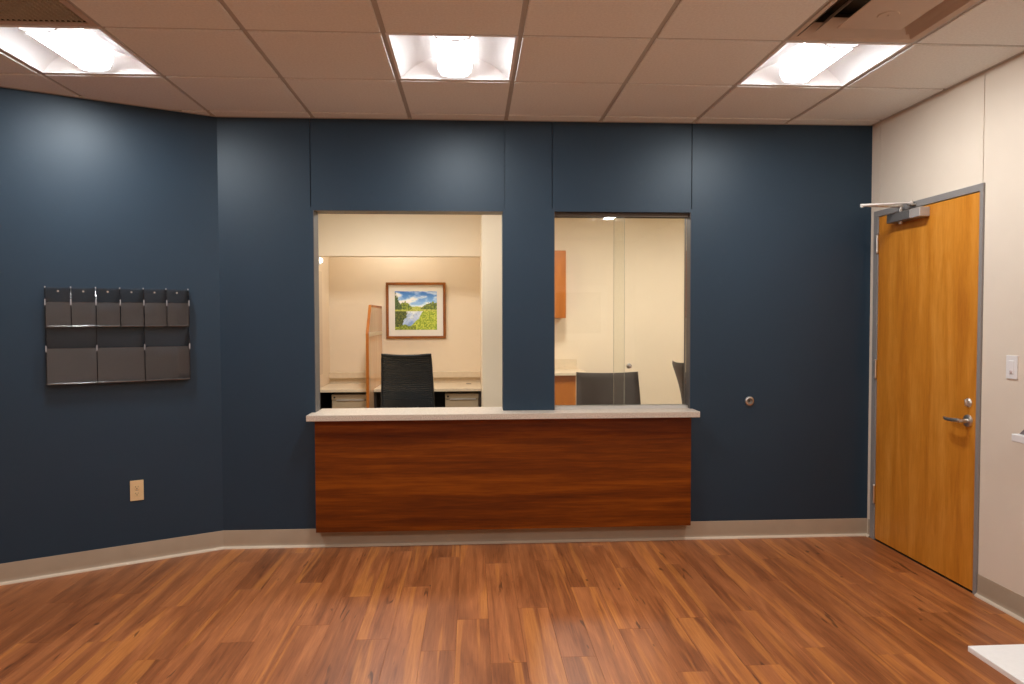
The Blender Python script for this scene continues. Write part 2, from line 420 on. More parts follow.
# offices behind the windows
def offices():
    struct(MB().box(-0.3, 4.9, OFY, OFY+0.12, 0, H+0.1).build('wall_office_far', M_OFFICE), 'cream far wall of the office')
    struct(MB().box(-0.14, -0.02, WTH, OFY, 0, H+0.1).build('wall_office_left', M_OFFICE), 'cream left side wall of the office')
    struct(MB().box(4.7, 4.82, WTH, OFY, 0, H+0.1).build('wall_office_right', M_OFFICE), 'cream right side wall of the office')
    struct(MB().box(-0.14, 4.82, WTH, OFY, -0.12, 0.0).build('floor_office', paint('office_carpet', (138, 128, 116), 0.95, var=0.2, nscale=120)), 'brown office carpet behind the counter')
    struct(MB().box(-0.14, 4.82, WTH, OFY, H, H+0.1).build('ceiling_office', M_TILE), 'white office ceiling behind the windows')
    struct(MB().box(1.684, 1.90, 1.9, OFY, 0, H).build('wall_office_partition', M_OFFICE), 'cream partition end beside the picture')
    struct(MB().box(-0.02, 1.684, 2.62, 2.74, 2.098, H).build('soffit_office', M_OFFICE), 'cream bulkhead above the office desk')
    struct(MB().box(-0.02, -0.004, 2.80, 3.06, 0.88, 1.97, 0.002).build('trim_1', M_DESK), 'pale narrow trim board on the left office wall')
offices()

# ------------------------------------------------------------------ baseboards
BP = [(0, 0.116), (0.003, 0.1155), (0.004, 0.112), (0.004, 0.034), (0.0055, 0.022), (0.009, 0.013), (0.014, 0.008), (0.017, 0.004), (0.0175, 0.0), (0, 0)]
def baseboard(name, x0, x1, loc, rotz):
    m = MB(); m.prism([(-n, z) for n, z in BP], 'x', x0, x1)
    o = m.build(name, M_BASE, smooth=True); o.location = loc; o.rotation_euler = (0, 0, rotz); struct(o, 'greige vinyl cove base')
    MB().prism([(-0.006, 0.016), (-0.012, 0.0125), (-0.018, 0.008), (-0.0205, 0.003), (-0.021, 0.0), (-0.004, 0)], 'x', x0, x1).build('sealant_bead', M_BEAD, o, True)  # separate pale strip along the foot of the base
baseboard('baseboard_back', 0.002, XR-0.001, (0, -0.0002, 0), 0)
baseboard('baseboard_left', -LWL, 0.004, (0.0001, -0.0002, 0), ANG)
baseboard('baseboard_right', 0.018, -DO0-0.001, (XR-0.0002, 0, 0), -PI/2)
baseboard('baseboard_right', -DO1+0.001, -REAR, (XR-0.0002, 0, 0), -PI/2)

# ------------------------------------------------------------------ ceiling
LIGHT_CELLS = [(k, r) for k in (-1, 2, 5) for r in (1, 6)]       # (column, row) row 1 lies between Y=-D0 and -D0-T
VENT_CELL = (5, 2); RETURN_CELL = (-1, 2)
def cell_center(k, r): return (X0+(k+0.5)*T, -D0-(r-0.5)*T)
def make_ceiling():
    root = struct(MB().prism(ROOM, 'z', H+0.16, H+0.2).build('ceiling', M_CORE), 'tan suspended tile ceiling')
    G = 0.0125; tegz = 0.008; TZ = H+tegz
    full = None
    def tile_mesh(poly, c):
        b = bmesh.new(); pts = [(p[0]-c[0], p[1]-c[1]) for p in poly]
        lo = [b.verts.new((*p, 0)) for p in pts]; hi = [b.verts.new((*p, 0.016)) for p in pts]; n = len(pts)
        bot = b.faces.new(lo[::-1]); b.faces.new(hi)
        for i in range(n): b.faces.new((lo[i], lo[(i+1) % n], hi[(i+1) % n], hi[i]))
        bmesh.ops.bevel(b, geom=list(bot.edges), offset=0.0025, segments=1, affect='EDGES')
        bmesh.ops.recalc_face_normals(b, faces=b.faces)
        me = bpy.data.meshes.new('ceiling_tile'); b.to_mesh(me); b.free(); me.materials.append(M_TILE); return me
    ks = range(-4, 7); rows = range(-1, 11)
    cross = None
    for k in ks:
        for r in rows:
            x0, x1 = X0+k*T, X0+(k+1)*T; y1 = -D0-(r-1)*T; y0 = y1-T
            if (k, r) not in LIGHT_CELLS and (k, r) not in (VENT_CELL, RETURN_CELL):
                poly = clip([(x0+G, y0+G), (x1-G, y0+G), (x1-G, y1-G), (x0+G, y1-G)], ROOM)
                if poly:
                    cx, cy = (x0+x1)/2, (y0+y1)/2
                    whole = len(poly) == 4 and abs(poly[0][0]-poly[2][0]) > T-2*G-1e-5 and abs(poly[0][1]-poly[2][1]) > T-2*G-1e-5
                    if whole:
                        if full is None: full = tile_mesh(poly, (cx, cy))
                        me = full
                    else: me = tile_mesh(poly, (cx, cy))
                    inst('ceiling_tile', me, root, (cx, cy, H))
            # cross tee on the far side (y1) of the cell
            poly = clip([(x0+0.012, y1-0.012), (x1-0.012, y1-0.012), (x1-0.012, y1+0.012), (x0+0.012, y1+0.012)], ROOM)
            if poly:
                MB().prism(poly, 'z', TZ, TZ+0.03).build('cross_tee', M_TEE, root)
    for k in range(-4, 8):
        x = X0+k*T
        poly = clip([(x-0.012, REAR), (x+0.012, REAR), (x+0.012, 0), (x-0.012, 0)], ROOM)
        if poly: MB().prism(poly, 'z', TZ-0.0005, TZ+0.035).build('main_tee', M_TEE, root)
    # wall angle around the room
    MB().box(0, XR, -0.018, 0, H-0.001, H+0.02).build('wall_angle', M_TEE, root)
    MB().box(XR-0.018, XR, REAR, 0, H-0.001, H+0.02).build('wall_angle', M_TEE, root)
    a = MB().box(-LWL, 0, -0.018, 0, H-0.001, H+0.02).build('wall_angle', M_TEE, root); a.rotation_euler = (0, 0, ANG)
    return root
make_ceiling()

# ------------------------------------------------------------------ ceiling lights
def troffer_meshes(lensmat):
    h = 0.292; out = {}
    m = MB()
    # flange ring
    for a in ((-0.298, -h+0.008, -0.298, 0.298), (h-0.008, 0.298, -0.298, 0.298), (-h+0.008, h-0.008, -0.298, -h+0.008), (-h+0.008, h-0.008, h-0.008, 0.298)):
        m.box(a[0], a[1], a[2], a[3], 0, 0.006)
    # housing box above
    m.box(-0.29, 0.29, -0.29, 0.29, 0.105, 0.112)
    for sgn in (-1, 1):
        m.box(sgn*0.29-0.003, sgn*0.29+0.003, -0.29, 0.29, 0.004, 0.108); m.box(-0.29, 0.29, sgn*0.29-0.003, sgn*0.29+0.003, 0.004, 0.108)
    out['housing'] = m
    m = MB()
    for sgn in (-1, 1):   # curved wings
        def wing(u, v, s=sgn):
            t = u; x = 0.284 - 0.20*t; z = 0.004 + 0.088*math.sin(t*PI/2)**0.9
            return (s*x, -0.284+0.568*v, z)
        m.grid(wing, 12, 1)
    for sgn in (-1, 1):   # sloping ends
        def end(u, v, s=sgn): return (-0.284+0.568*u, s*(0.284-0.055*v), 0.004+0.09*v)
        m.grid(end, 1, 1)
    m.box(-0.10, 0.10, -0.28, 0.28, 0.094, 0.098)
    out['reflector'] = m
    L = 0.235; R = 0.088
    def sec(u): a = PI*u; return (-R*math.copysign(abs(math.cos(a))**0.8, math.cos(a)), 0.088-0.088*math.sin(a)**0.35)
    def part(u0, u1): 
        def fn(u, v): x, z = sec(u0+(u1-u0)*u); return (x, -L+2*L*v, z)
        return MB().grid(fn, 10, 1)
    out['lens'] = part(0.24, 0.76)
    out['basket_side_a'] = part(0.0, 0.24); out['basket_side_b'] = part(0.76, 1.0)
    for nm, sgn in (('a', -1), ('b', 1)):
        m = MB(); b = bmesh.new(); ctr = b.verts.new((0, sgn*L, 0.088)); ring = [b.verts.new((sec(i/18)[0], sgn*L, sec(i/18)[1])) for i in range(19)]
        for i in range(18): b.faces.new((ctr, ring[i], ring[i+1]))
        bmesh.ops.recalc_face_normals(b, faces=b.faces); m._take(b); out['basket_end_'+nm] = m
        out['lens_rim_'+nm] = MB().tube([(sec(i/18)[0]*1.03, sgn*(L+0.003), sec(i/18)[1]-0.002) for i in range(19)], 0.0035, 6)
    res = {k: v.mesh(k, True) for k, v in out.items()}
    for k in res: res[k].materials.append(lensmat[0] if k == 'lens' else lensmat[1] if k.startswith('basket') else M_REFL)
    return res
TM = troffer_meshes((M_LENS, M_BASKET)); TMO = troffer_meshes((M_OFILL, M_OFILLSIDE)); TMW = troffer_meshes((M_WLENS, M_OFILLSIDE))
def troffer(loc, label, meshes, group):
    t = thing('ceiling_light', label, 'ceiling light', loc, 0, group)
    for k in meshes: inst(k[:-2] if k[-2] == '_' else k, meshes[k], t)
    return t
names = {(-1, 1): 'lit square recessed ceiling light nearest the angled blue wall', (2, 1): 'lit square recessed ceiling light in the middle, above the left window',
         (5, 1): 'lit square recessed ceiling light beside the air diffuser, nearest the door',
         (-1, 6): 'recessed ceiling light behind the viewer on the angled wall side', (2, 6): 'recessed ceiling light behind the viewer in the middle',
         (5, 6): 'recessed ceiling light reflected in the top of the sliding glass'}
for c in LIGHT_CELLS:
    x, y = cell_center(*c); troffer((x, y, H+0.003), names[c], TM, 'recessed ceiling lights of the waiting room')
troffer((0.85, 1.35, H-0.114), 'added unseen office fill light behind the left window', TMW, 'added fill lights of the offices')  # added out of view to brighten the left office
troffer((2.45, 1.9, H-0.114), 'added unseen office fill light behind the sliding glass, cabinet side', TMO, 'added fill lights of the offices')  # added out of view to brighten the right office
troffer((3.75, 1.9, H-0.114), 'added unseen office fill light behind the sliding glass, chair side', TMO, 'added fill lights of the offices')  # second added fill for the right office, also unseen
def downlight(loc, label):
    t = thing('downlight', label, 'downlight', loc)
    MB().lathe([(0.063, 0.0), (0.085, -0.006), (0.090, 0.0)], (0, 0, 0), (0, 0, 1)).build('trim_ring', M_REFL, t, True)
    MB().lathe([(0, -0.005), (0.054, -0.004), (0.062, 0.0), (0, 0.0)], (0, 0, 0), (0, 0, 1)).build('bulb', M_WLENS, t, True)
downlight((0.80, 3.10, H-0.0005), 'round ceiling downlight hidden behind the office bulkhead')
def sconce():
    t = thing('wall_lamp', 'small bright round lamp high on the left office wall', 'wall lamp', (-0.02, 3.0, 2.085))
    MB().lathe([(0, 0.012), (0.045, 0.010), (0.05, 0.0), (0, 0)], (0, 0, 0), (1, 0, 0)).build('mount', M_REFL, t, True)
    MB().lathe([(0, 0.040), (0.016, 0.036), (0.026, 0.024), (0.028, 0.011)], (0, 0, 0), (1, 0, 0)).build('bulb', M_OBASKET2, t, True)
sconce()

# ------------------------------------------------------------------ air diffuser and return grille
def diffuser():
    x, y = cell_center(*VENT_CELL)
    t = thing('air_diffuser', 'square stepped supply air diffuser in the ceiling beside the light', 'air vent', (x, y, H+0.004))
    h = 0.297
    def ring(a, b, za, zb):   # sloped square ring from half-size a (outer) to b (inner)
        m = MB(); b_ = bmesh.new()
        def sq(s_, z): return [b_.verts.new(p) for p in ((-s_, -s_, z), (s_, -s_, z), (s_, s_, z), (-s_, s_, z))]
        o1, i1 = sq(a, za), sq(b, zb); o2, i2 = sq(a-0.002, za+0.002), sq(b-0.002, zb+0.003)
        for i in range(4):
            j = (i+1) % 4
            b_.faces.new((o1[i], o1[j], i1[j], i1[i])); b_.faces.new((o2[i], i2[i], i2[j], o2[j]))
            b_.faces.new((o1[i], o2[i], o2[j], o1[j])); b_.faces.new((i1[i], i1[j], i2[j], i2[i]))
        bmesh.ops.recalc_face_normals(b_, faces=b_.faces); m._take(b_); return m
    ring(h, 0.270, 0.0, 0.004).build('frame', M_VENT, t)
    ring(0.266, 0.226, 0.002, 0.050).build('louver', M_VENT, t)
    ring(0.214, 0.172, 0.0, 0.050).build('louver', M_VENT, t)
    MB().box(-0.146, 0.146, -0.146, 0.146, -0.006, -0.001, 0.002).build('plaque', M_VENT, t)
    MB().cyl((0, 0, -0.004), (0, 0, -0.010), 0.045, 0.04, 28).cyl((0, 0, -0.008), (0, 0, -0.013), 0.006, 0.006, 12).build('damper_cap', M_VENT, t, True)
    m = MB()
    for sgn in (-1, 1): m.box(sgn*0.285-0.002, sgn*0.285+0.002, -0.285, 0.285, 0.005, 0.12).box(-0.285, 0.285, sgn*0.285-0.002, sgn*0.285+0.002, 0.005, 0.12)
    m.box(-0.287, 0.287, -0.287, 0.287, 0.12, 0.124); m.build('duct_box', M_DUCT, t)
diffuser()
def return_grille():
    x, y = cell_center(*RETURN_CELL)
    t = thing('return_grille', 'dark square return air grille in the ceiling behind the left light', 'air vent', (x, y, H+0.004))
    m = MB()
    for sgn in (-1, 1): m.box(sgn*0.284-0.013, sgn*0.284+0.013, -0.297, 0.297, 0, 0.006).box(-0.271, 0.271, sgn*0.284-0.013, sgn*0.284+0.013, 0, 0.006)
    m.build('frame', M_VENT, t)
    m = MB(); n = 24
    for i in range(1, n):
        p = -0.271+0.542*i/n
        m.box(p-0.0008, p+0.0008, -0.271, 0.271, 0.003, 0.022); m.box(-0.271, 0.271, p-0.0008, p+0.0008, 0.003, 0.022)
    m.build('eggcrate', paint('eggcrate_plastic', (196, 188, 168), 0.6), t)
    m = MB()
    for sgn in (-1, 1): m.box(sgn*0.285-0.002, sgn*0.285+0.002, -0.285, 0.285, 0.006, 0.12).box(-0.285, 0.285, sgn*0.285-0.002, sgn*0.285+0.002, 0.006, 0.12)
    m.box(-0.287, 0.287, -0.287, 0.287, 0.12, 0.124); m.build('duct_box', M_DUCT, t)
return_grille()

# ------------------------------------------------------------------ reception counter
def counter():
    yf = -0.15; yb = 0.20; x0, x1 = 0.563, 3.040
    pts = [(x0, yf), (x1, yf), (x1, -0.001), (W2[1]-0.001, -0.001), (W2[1]-0.001, yb), (W2[0]+0.001, yb), (W2[0]+0.001, -0.001), (W1[1]-0.001, -0.001), (W1[1]-0.001, yb), (W1[0]+0.001, yb), (W1[0]+0.001, -0.001), (x0, -0.001)]
    o = MB().prism(pts, 'z', 0.8285, 0.8655, 0.002).build('countertop', M_QUARTZ)
    tag(o, 'long speckled cream countertop running under both reception windows', 'countertop')
    t = thing('counter_front', 'reddish brown cherry wood panel hung below the countertop', 'counter panel', (1.80, 0, 0.113))
    MB().box(0.600-1.8, 3.005-1.8, -0.080, -0.060, 0, 0.828-0.113, 0.0012).build('front_panel', M_CHERRY, t)
    MB().box(0.602-1.8, 0.622-1.8, -0.060, -0.001, 0.004, 0.826-0.113).build('side_panel', M_CHERRY, t)
    MB().box(2.983-1.8, 3.003-1.8, -0.060, -0.001, 0.004, 0.826-0.113).build('side_panel', M_CHERRY, t)
counter()

# ------------------------------------------------------------------ windows
def windows():
    r = sroot('window_1', 'open left reception window opening with painted jambs', (0, 0, 0))
    j = 0.004
    MB().box(W1[0], W1[0]+j, 0.0, WTH, 0.866, WT).build('jamb', M_JAMB, r)
    MB().box(W1[1]-j, W1[1], 0.002, WTH, 0.866, WT).build('jamb', M_BLUE, r)
    MB().box(W1[0], W1[1], 0.002, WTH, WT-j, WT).build('head', M_BRONZE, r)
    r = sroot('window_2', 'right reception window with two sliding glass panes', (0, 0, 0))
    MB().box(W2[0], W2[0]+j, 0.002, WTH, 0.866, WT).build('jamb', M_JAMB, r)
    MB().box(W2[1]-j, W2[1], 0.002, WTH, 0.866, WT).build('jamb', M_JAMB, r)
    m = MB()
    for y in (0.036, 0.066, 0.096): m.box(W2[0]+j, W2[1]-j, y, y+0.004, WT-0.026, WT-0.006)
    m.box(W2[0]+j, W2[1]-j, 0.030, 0.106, WT-0.006, WT-0.0005).build('top_track', M_BRONZE, r)
    m = MB()
    for y in (0.036, 0.066, 0.096): m.box(W2[0]+j, W2[1]-j, y, y+0.004, 0.870, 0.884)
    m.box(W2[0]+j, W2[1]-j, 0.030, 0.106, 0.866, 0.870).build('bottom_track', M_ALU, r)
    for x0, x1, y, e in ((W2[0]+j+0.001, 2.594, 0.049, 2.594), (2.530, W2[1]-j-0.001, 0.081, 2.530)):
        p = MB().box(x0, x1, y, y+0.006, 0.871, WT-0.008).build('glass_pane', M_GLASS, r)
        MB().box(e-0.0008, e+0.0008, y-0.0003, y+0.0063, 0.871, WT-0.027).build('glass_edge', M_GLASSEDGE, p)
        if y > 0.06:
            k = MB().lathe([(0.0, 0.032), (0.008, 0.030), (0.014, 0.022), (0.0155, 0.004), (0.017, 0.0), (0, 0)], (2.632, y, 1.1446), (0, -1, 0)).build('plunger_lock', M_CHROME, p, True)
windows()

# ------------------------------------------------------------------ door
def door():
    r = sroot('door_1', 'orange maple door in a grey metal frame', (XR, 0, 0))
    # local: x into the wall positive, y along wall (world Y), z up
    fw = 0.050; p = 0.012
    y0, y1 = DO0, DO1
    m = MB()
    m.box(-p, 0.128, y0-fw, y0, 0, DOT, 0.002).build('door_frame', M_STEEL, r)
    MB().box(-p, 0.128, y1, y1+fw*0.50, 0, DOT, 0.002).build('door_frame', M_STEEL, r)
    MB().box(-p+0.0003, 0.128, y1+0.004, y0-0.004, DOT-fw*0.78, DOT-0.0003, 0.002).build('door_frame', M_STEEL, r)
    ly0, ly1 = y0-fw-0.004, y1+fw*0.50+0.003
    leaf = MB().box(-0.008, 0.036, ly1, ly0, 0.012, DOT-fw*0.78-0.004, 0.0015).build('door_leaf', M_DOOR, r)
    # stop behind the leaf and threshold
    MB().box(0.038, 0.126, y1+0.0, y1+fw*0.50+0.014, 0, DOT-0.03).box(0.038, 0.126, y0-fw-0.014, y0, 0, DOT-0.03).box(0.0385, 0.126, y1, y0, DOT-fw*0.78-0.016, DOT-0.03).build('door_stop', M_STEEL, r)
    MB().box(-0.006, 0.126, y1+0.026, y0-fw-0.001, 0.0, 0.004).build('threshold', M_BLACK, r)
    for zc in (1.94, 1.128, 0.306):
        h = MB().cyl((-0.017, y0-fw-0.002, zc-0.057), (-0.017, y0-fw-0.002, zc+0.057), 0.0085, n=14)
        h.cyl((-0.017, y0-fw-0.002, zc+0.057), (-0.017, y0-fw-0.002, zc+0.063), 0.0095, 0.004, 14).cyl((-0.017, y0-fw-0.002, zc-0.063), (-0.017, y0-fw-0.002, zc-0.057), 0.004, 0.0095, 14)
        h.box(-0.0135, -0.0125, y0-fw+0.001, y0-fw+0.012, zc-0.055, zc+0.055)
        h.build('hinge', M_CHROME, leaf, True)
    yl = -0.955
    # lever set: rose, lever; deadbolt
    MB().lathe([(0, 0.012), (0.026, 0.012), (0.032, 0.008), (0.034, 0)], (-0.008, yl, 0.910), (-1, 0, 0)).build('rose', M_CHROME, leaf, True)
    lv = MB(); lv.cyl((-0.018, yl, 0.910), (-0.062, yl, 0.910), 0.0115, 0.0105, 16)
    lv.tube([(-0.058, yl-0.006, 0.911), (-0.062, yl+0.012, 0.911), (-0.064, yl+0.04, 0.910), (-0.063, yl+0.08, 0.908), (-0.060, yl+0.105, 0.9085), (-0.054, yl+0.122, 0.911), (-0.046, yl+0.128, 0.912)], [0.011, 0.0125, 0.0115, 0.0105, 0.010, 0.0095, 0.007], 12)
    lv.build('lever_handle', M_CHROME, leaf, True)
    MB().lathe([(0, 0.010), (0.012, 0.010), (0.020, 0.009), (0.024, 0.004), (0.025, 0)], (-0.008, yl, 1.007), (-1, 0, 0)).box(-0.030, -0.016, yl-0.004, yl+0.004, 0.990, 1.024, 0.002).build('deadbolt', M_CHROME, leaf, True)
    # closer
    c = MB().box(-0.070, -0.008, -0.520, -0.285, 2.044, 2.100, 0.004).build('door_closer', paint('closer_metal', (150, 146, 142), 0.35, metal=0.7), leaf)
    MB().box(-0.0705, -0.0075, -0.612, -0.520, 2.0445, 2.0995, 0.003).build('closer_cap', M_CAPGREY, c)
    MB().cyl((-0.040, -0.385, 2.048), (-0.040, -0.385, 2.030), 0.014, 0.011, 16).build('closer_spindle_cap', M_CHROME, c, True)
    MB().cyl((-0.040, -0.385, 2.104), (-0.040, -0.385, 2.138), 0.012, n=16).build('spindle', M_CHROME, c, True)
    el = Vector((-0.255, -0.335, 2.146))
    a = Vector((-0.040, -0.385, 2.136)); f_ = Vector((-0.030, -0.470, 2.146))
    def bar(p, q, wd, th):
        p, q = Vector(p), Vector(q); d = (q-p).normalized(); s_ = d.cross(Vector((0, 0, 1))).normalized()*wd/2; n_ = s_.cross(d).normalized()*th/2
        b = bmesh.new(); vs_ = []
        for e, k in ((p-d*0.01, 1), (q+d*0.01, 0.85)):
            vs_ += [b.verts.new(e+s_*k+n_), b.verts.new(e-s_*k+n_), b.verts.new(e-s_*k-n_), b.verts.new(e+s_*k-n_)]
        for f in ((3, 2, 1, 0), (4, 5, 6, 7), (0, 1, 5, 4), (1, 2, 6, 5), (2, 3, 7, 6), (3, 0, 4, 7)): b.faces.new([vs_[i] for i in f])
        bmesh.ops.recalc_face_normals(b, faces=b.faces); bmesh.ops.bevel(b, geom=b.edges[:], offset=0.0015, segments=1, affect='EDGES'); return b
    m = MB(); m._take(bar(a, el, 0.026, 0.010)); m.cyl(el-Vector((0, 0, 0.010)), el+Vector((0, 0, 0.012)), 0.011, n=16); m.build('closer_arm', M_CHROME, c, True)
    m = MB(); m._take(bar(el+Vector((0, 0, 0.005)), f_, 0.024, 0.012)); m.cyl(f_-Vector((0, 0, 0.012)), f_+Vector((0, 0, 0.010)), 0.010, n=16); m.box(-0.045, -0.012, f_.y-0.022, f_.y+0.022, 2.128, 2.140, 0.002); m.build('closer_forearm', M_CHROME, c, True)
door()
def corridor():   # dark space behind the door
    struct(MB().box(XR+0.129, XR+0.14, DO1-0.1, DO0+0.05, -0.02, DOT+0.1).build('wall_behind_door', M_CORE), 'dark blank wall behind the closed door')
corridor()

# ------------------------------------------------------------------ small wall fittings
def bumper():
    t = thing('door_stop_bumper', 'round satin metal door stop bumper on the blue wall', 'door stop', (3.418, 0, 0.913))
    MB().lathe([(0.030, 0.0), (0.031, 0.006), (0.028, 0.013), (0.021, 0.016), (0.019, 0.010)], (0, 0, 0), (0, -1, 0)).build('ring', M_CHROME, t, True)
    MB().lathe([(0.0195, 0.009), (0.012, 0.006), (0.0, 0.005)], (0, 0, 0), (0, -1, 0)).build('rubber_cup', paint('grey_rubber', (120, 110, 100), 0.6), t, True)
    MB().lathe([(0.0, 0.010), (0.004, 0.009), (0.006, 0.005)], (0, 0, 0), (0, -1, 0), 14).build('screw', M_DARK, t, True)
bumper()
def on_left(x, z): return (x*math.cos(ANG), x*math.sin(ANG), z)
def outlet():
    t = thing('wall_outlet', 'almond duplex wall outlet low on the angled blue wall', 'outlet', on_left(-0.482, 0.376), ANG)
    MB().box(-0.036, 0.036, -0.006, 0, 0, 0.122, 0.0025, 2).build('cover_plate', M_ALMOND, t)
    for zc in (0.0415, 0.0805):
        r = MB().prism([(0.017*math.cos(a)*1.0, zc+max(-0.0125, min(0.0125, 0.017*math.sin(a)))) for a in [2*PI*i/24 for i in range(24)]], 'y', -0.0085, -0.005).build('receptacle', M_ALMOND, t)
        MB().box(-0.0075, -0.0055, -0.0088, -0.008, zc-0.001, zc+0.008).box(0.0055, 0.0075, -0.0088, -0.008, zc, zc+0.007).cyl((0, -0.0088, zc-0.0065), (0, -0.008, zc-0.0065), 0.0028, n=10).build('slot', M_DARK, r)
    MB().cyl((0, -0.0075, 0.061), (0, -0.005, 0.061), 0.0035, n=12).build('screw', M_CHROME, t)
outlet()
def switch():
    t = thing('wall_switch', 'white rocker light switch on the cream wall beside the door', 'light switch', (XR, -1.2435, 1.158), -PI/2)
    MB().box(-0.036, 0.036, -0.006, 0, 0, 0.115, 0.0025, 2).build('cover_plate', M_WHITE, t)
    MB().box(-0.0168, 0.0168, -0.0085, -0.004, 0.0245, 0.0905, 0.0015).build('rocker', M_WHITE, t)
    MB().lathe([(0.0, 0.005), (0.006, 0.004), (0.009, 0)], (0, -0.0085, 0.036), (0, -1, 0), 16).build('sensor_lens', paint('sensor_grey', (205, 190, 188), 0.4), t, True)
switch()
def wall_shelf():
    t = thing('wall_shelf', 'small white wall shelf at the right edge past the door', 'shelf', (XR, -1.60, 0.875), -PI/2)
    # local x runs along wall towards the viewer (world -Y), local -y into the room
    MB().box(-0.228, 0.25, -0.10, 0, 0.018, 0.036, 0.004).build('shelf_board', M_WHITE, t)
    MB().box(-0.228, 0.25, -0.104, -0.096, 0.0, 0.036, 0.003).build('lip', M_WHITE, t)
    MB().prism([(-0.09, 0.0), (0, 0.0), (0, -0.08)], 'x', -0.10, -0.09).build('bracket', M_WHITE, t)
    d = thing('handset_dock', 'grey sloped device standing on the white wall shelf', 'device', (XR-0.05, -1.55, 0.911), -PI/2)
    MB().prism([(-0.165, 0), (0.10, 0), (0.10, 0.14), (0.0, 0.13), (-0.05, 0.10)], 'y', -0.03, 0.04, 0.004).build('body', paint('device_grey', (128, 118, 116), 0.4), d)
    MB().prism([(-0.03, 0.122), (0.08, 0.146), (0.08, 0.151), (-0.034, 0.127)], 'y', -0.02, 0.03).build('cover', paint('device_dark', (60, 58, 60), 0.4), d)
wall_shelf()

# ------------------------------------------------------------------ brochure rack
def rack():
    x0, x1, z0, zm, z1 = -0.918, -0.184, 1.097, 1.421, 1.645
    t = thing('brochure_rack', 'clear acrylic brochure rack with nine pockets on the angled wall', 'brochure rack', on_left(-0.55, 1.097), ANG)
    ox, oz = -0.55, 1.097
    def X(v): return v-ox
    def Z(v): return v-oz
    MB().box(X(x0), X(x1), -0.0045, -0.0015, Z(z0), Z(z1)).build('back_sheet', M_ACRYLBACK, t)
    D = 0.052; rng = random.Random(5)
    def row(n, za, zb, ztop):
        w_ = (x1-x0)/n
        for i in range(n):
            a, b = x0+i*w_, x0+(i+1)*w_
            lean = rng.uniform(-0.004, 0.007)
            p = MB().prism([(-D, Z(za)), (-D+0.003, Z(za)), (-D+0.003-lean, Z(zb)), (-D-lean, Z(zb))], 'x', X(a)+0.003, X(b)-0.003).build('pocket_front', M_ACRYL, t)
            MB().prism([(-D-0.003, Z(za)-0.002), (-0.005, Z(za)-0.002), (-0.005, Z(za)+0.004), (-D+0.006, Z(za)+0.004), (-D, Z(za)+0.006)], 'x', X(a)+0.004, X(b)-0.004).build('pocket_floor', M_ACRYLDIV, p)
            MB().tube([(X(a)+0.006, -D-0.001, Z(za)+0.002), (X(b)-0.006, -D-0.001, Z(za)+0.002)], 0.0055, 12).build('pocket_lip', M_ACRYLEDGE, p, True)
            MB().box(X(a)+0.004, X(b)-0.004, -D-0.0005-lean, -D+0.0035-lean, Z(zb)-0.0015, Z(zb)+0.0015).build('front_edge', M_ACRYLDIV, p)
        for i in range(n+1):
            a = x0+i*w_
            dv = MB().prism([(-D, Z(za)), (-0.005, Z(za)), (-0.005, Z(ztop)), (-0.014, Z(ztop)), (-D, Z(zb)+0.02)], 'x', X(a)-0.0022, X(a)+0.0022).build('divider', M_ACRYLDIV, t)
            MB().prism([(-D-0.004, Z(zb)-0.018), (-D+0.004, Z(zb)-0.020), (-D+0.006, Z(zb)+0.014), (-D-0.002, Z(zb)+0.016)], 'x', X(a)-0.0024, X(a)+0.0024).build('front_clip', M_GLINT, dv)  # pale block drawn as a highlight on the divider edge
            if n == 6: MB().box(X(a)-0.003, X(a)+0.003, -0.018, -0.010, Z(ztop)-0.004, Z(ztop)+0.006, 0.001).build('top_clip', M_GLINT, dv)  # pale block drawn as a highlight at the divider top
    row(6, zm, 1.562, z1)
    row(3, z0, 1.300, zm-0.012)
    for i in range(6):
        xx = X(x0)+(i+0.5)*(x1-x0)/6
        MB().cyl((xx, -0.009, Z(1.624)), (xx, -0.004, Z(1.624)), 0.0045, 0.0055, 12).build('mounting_screw', M_CHROME, t)
rack()

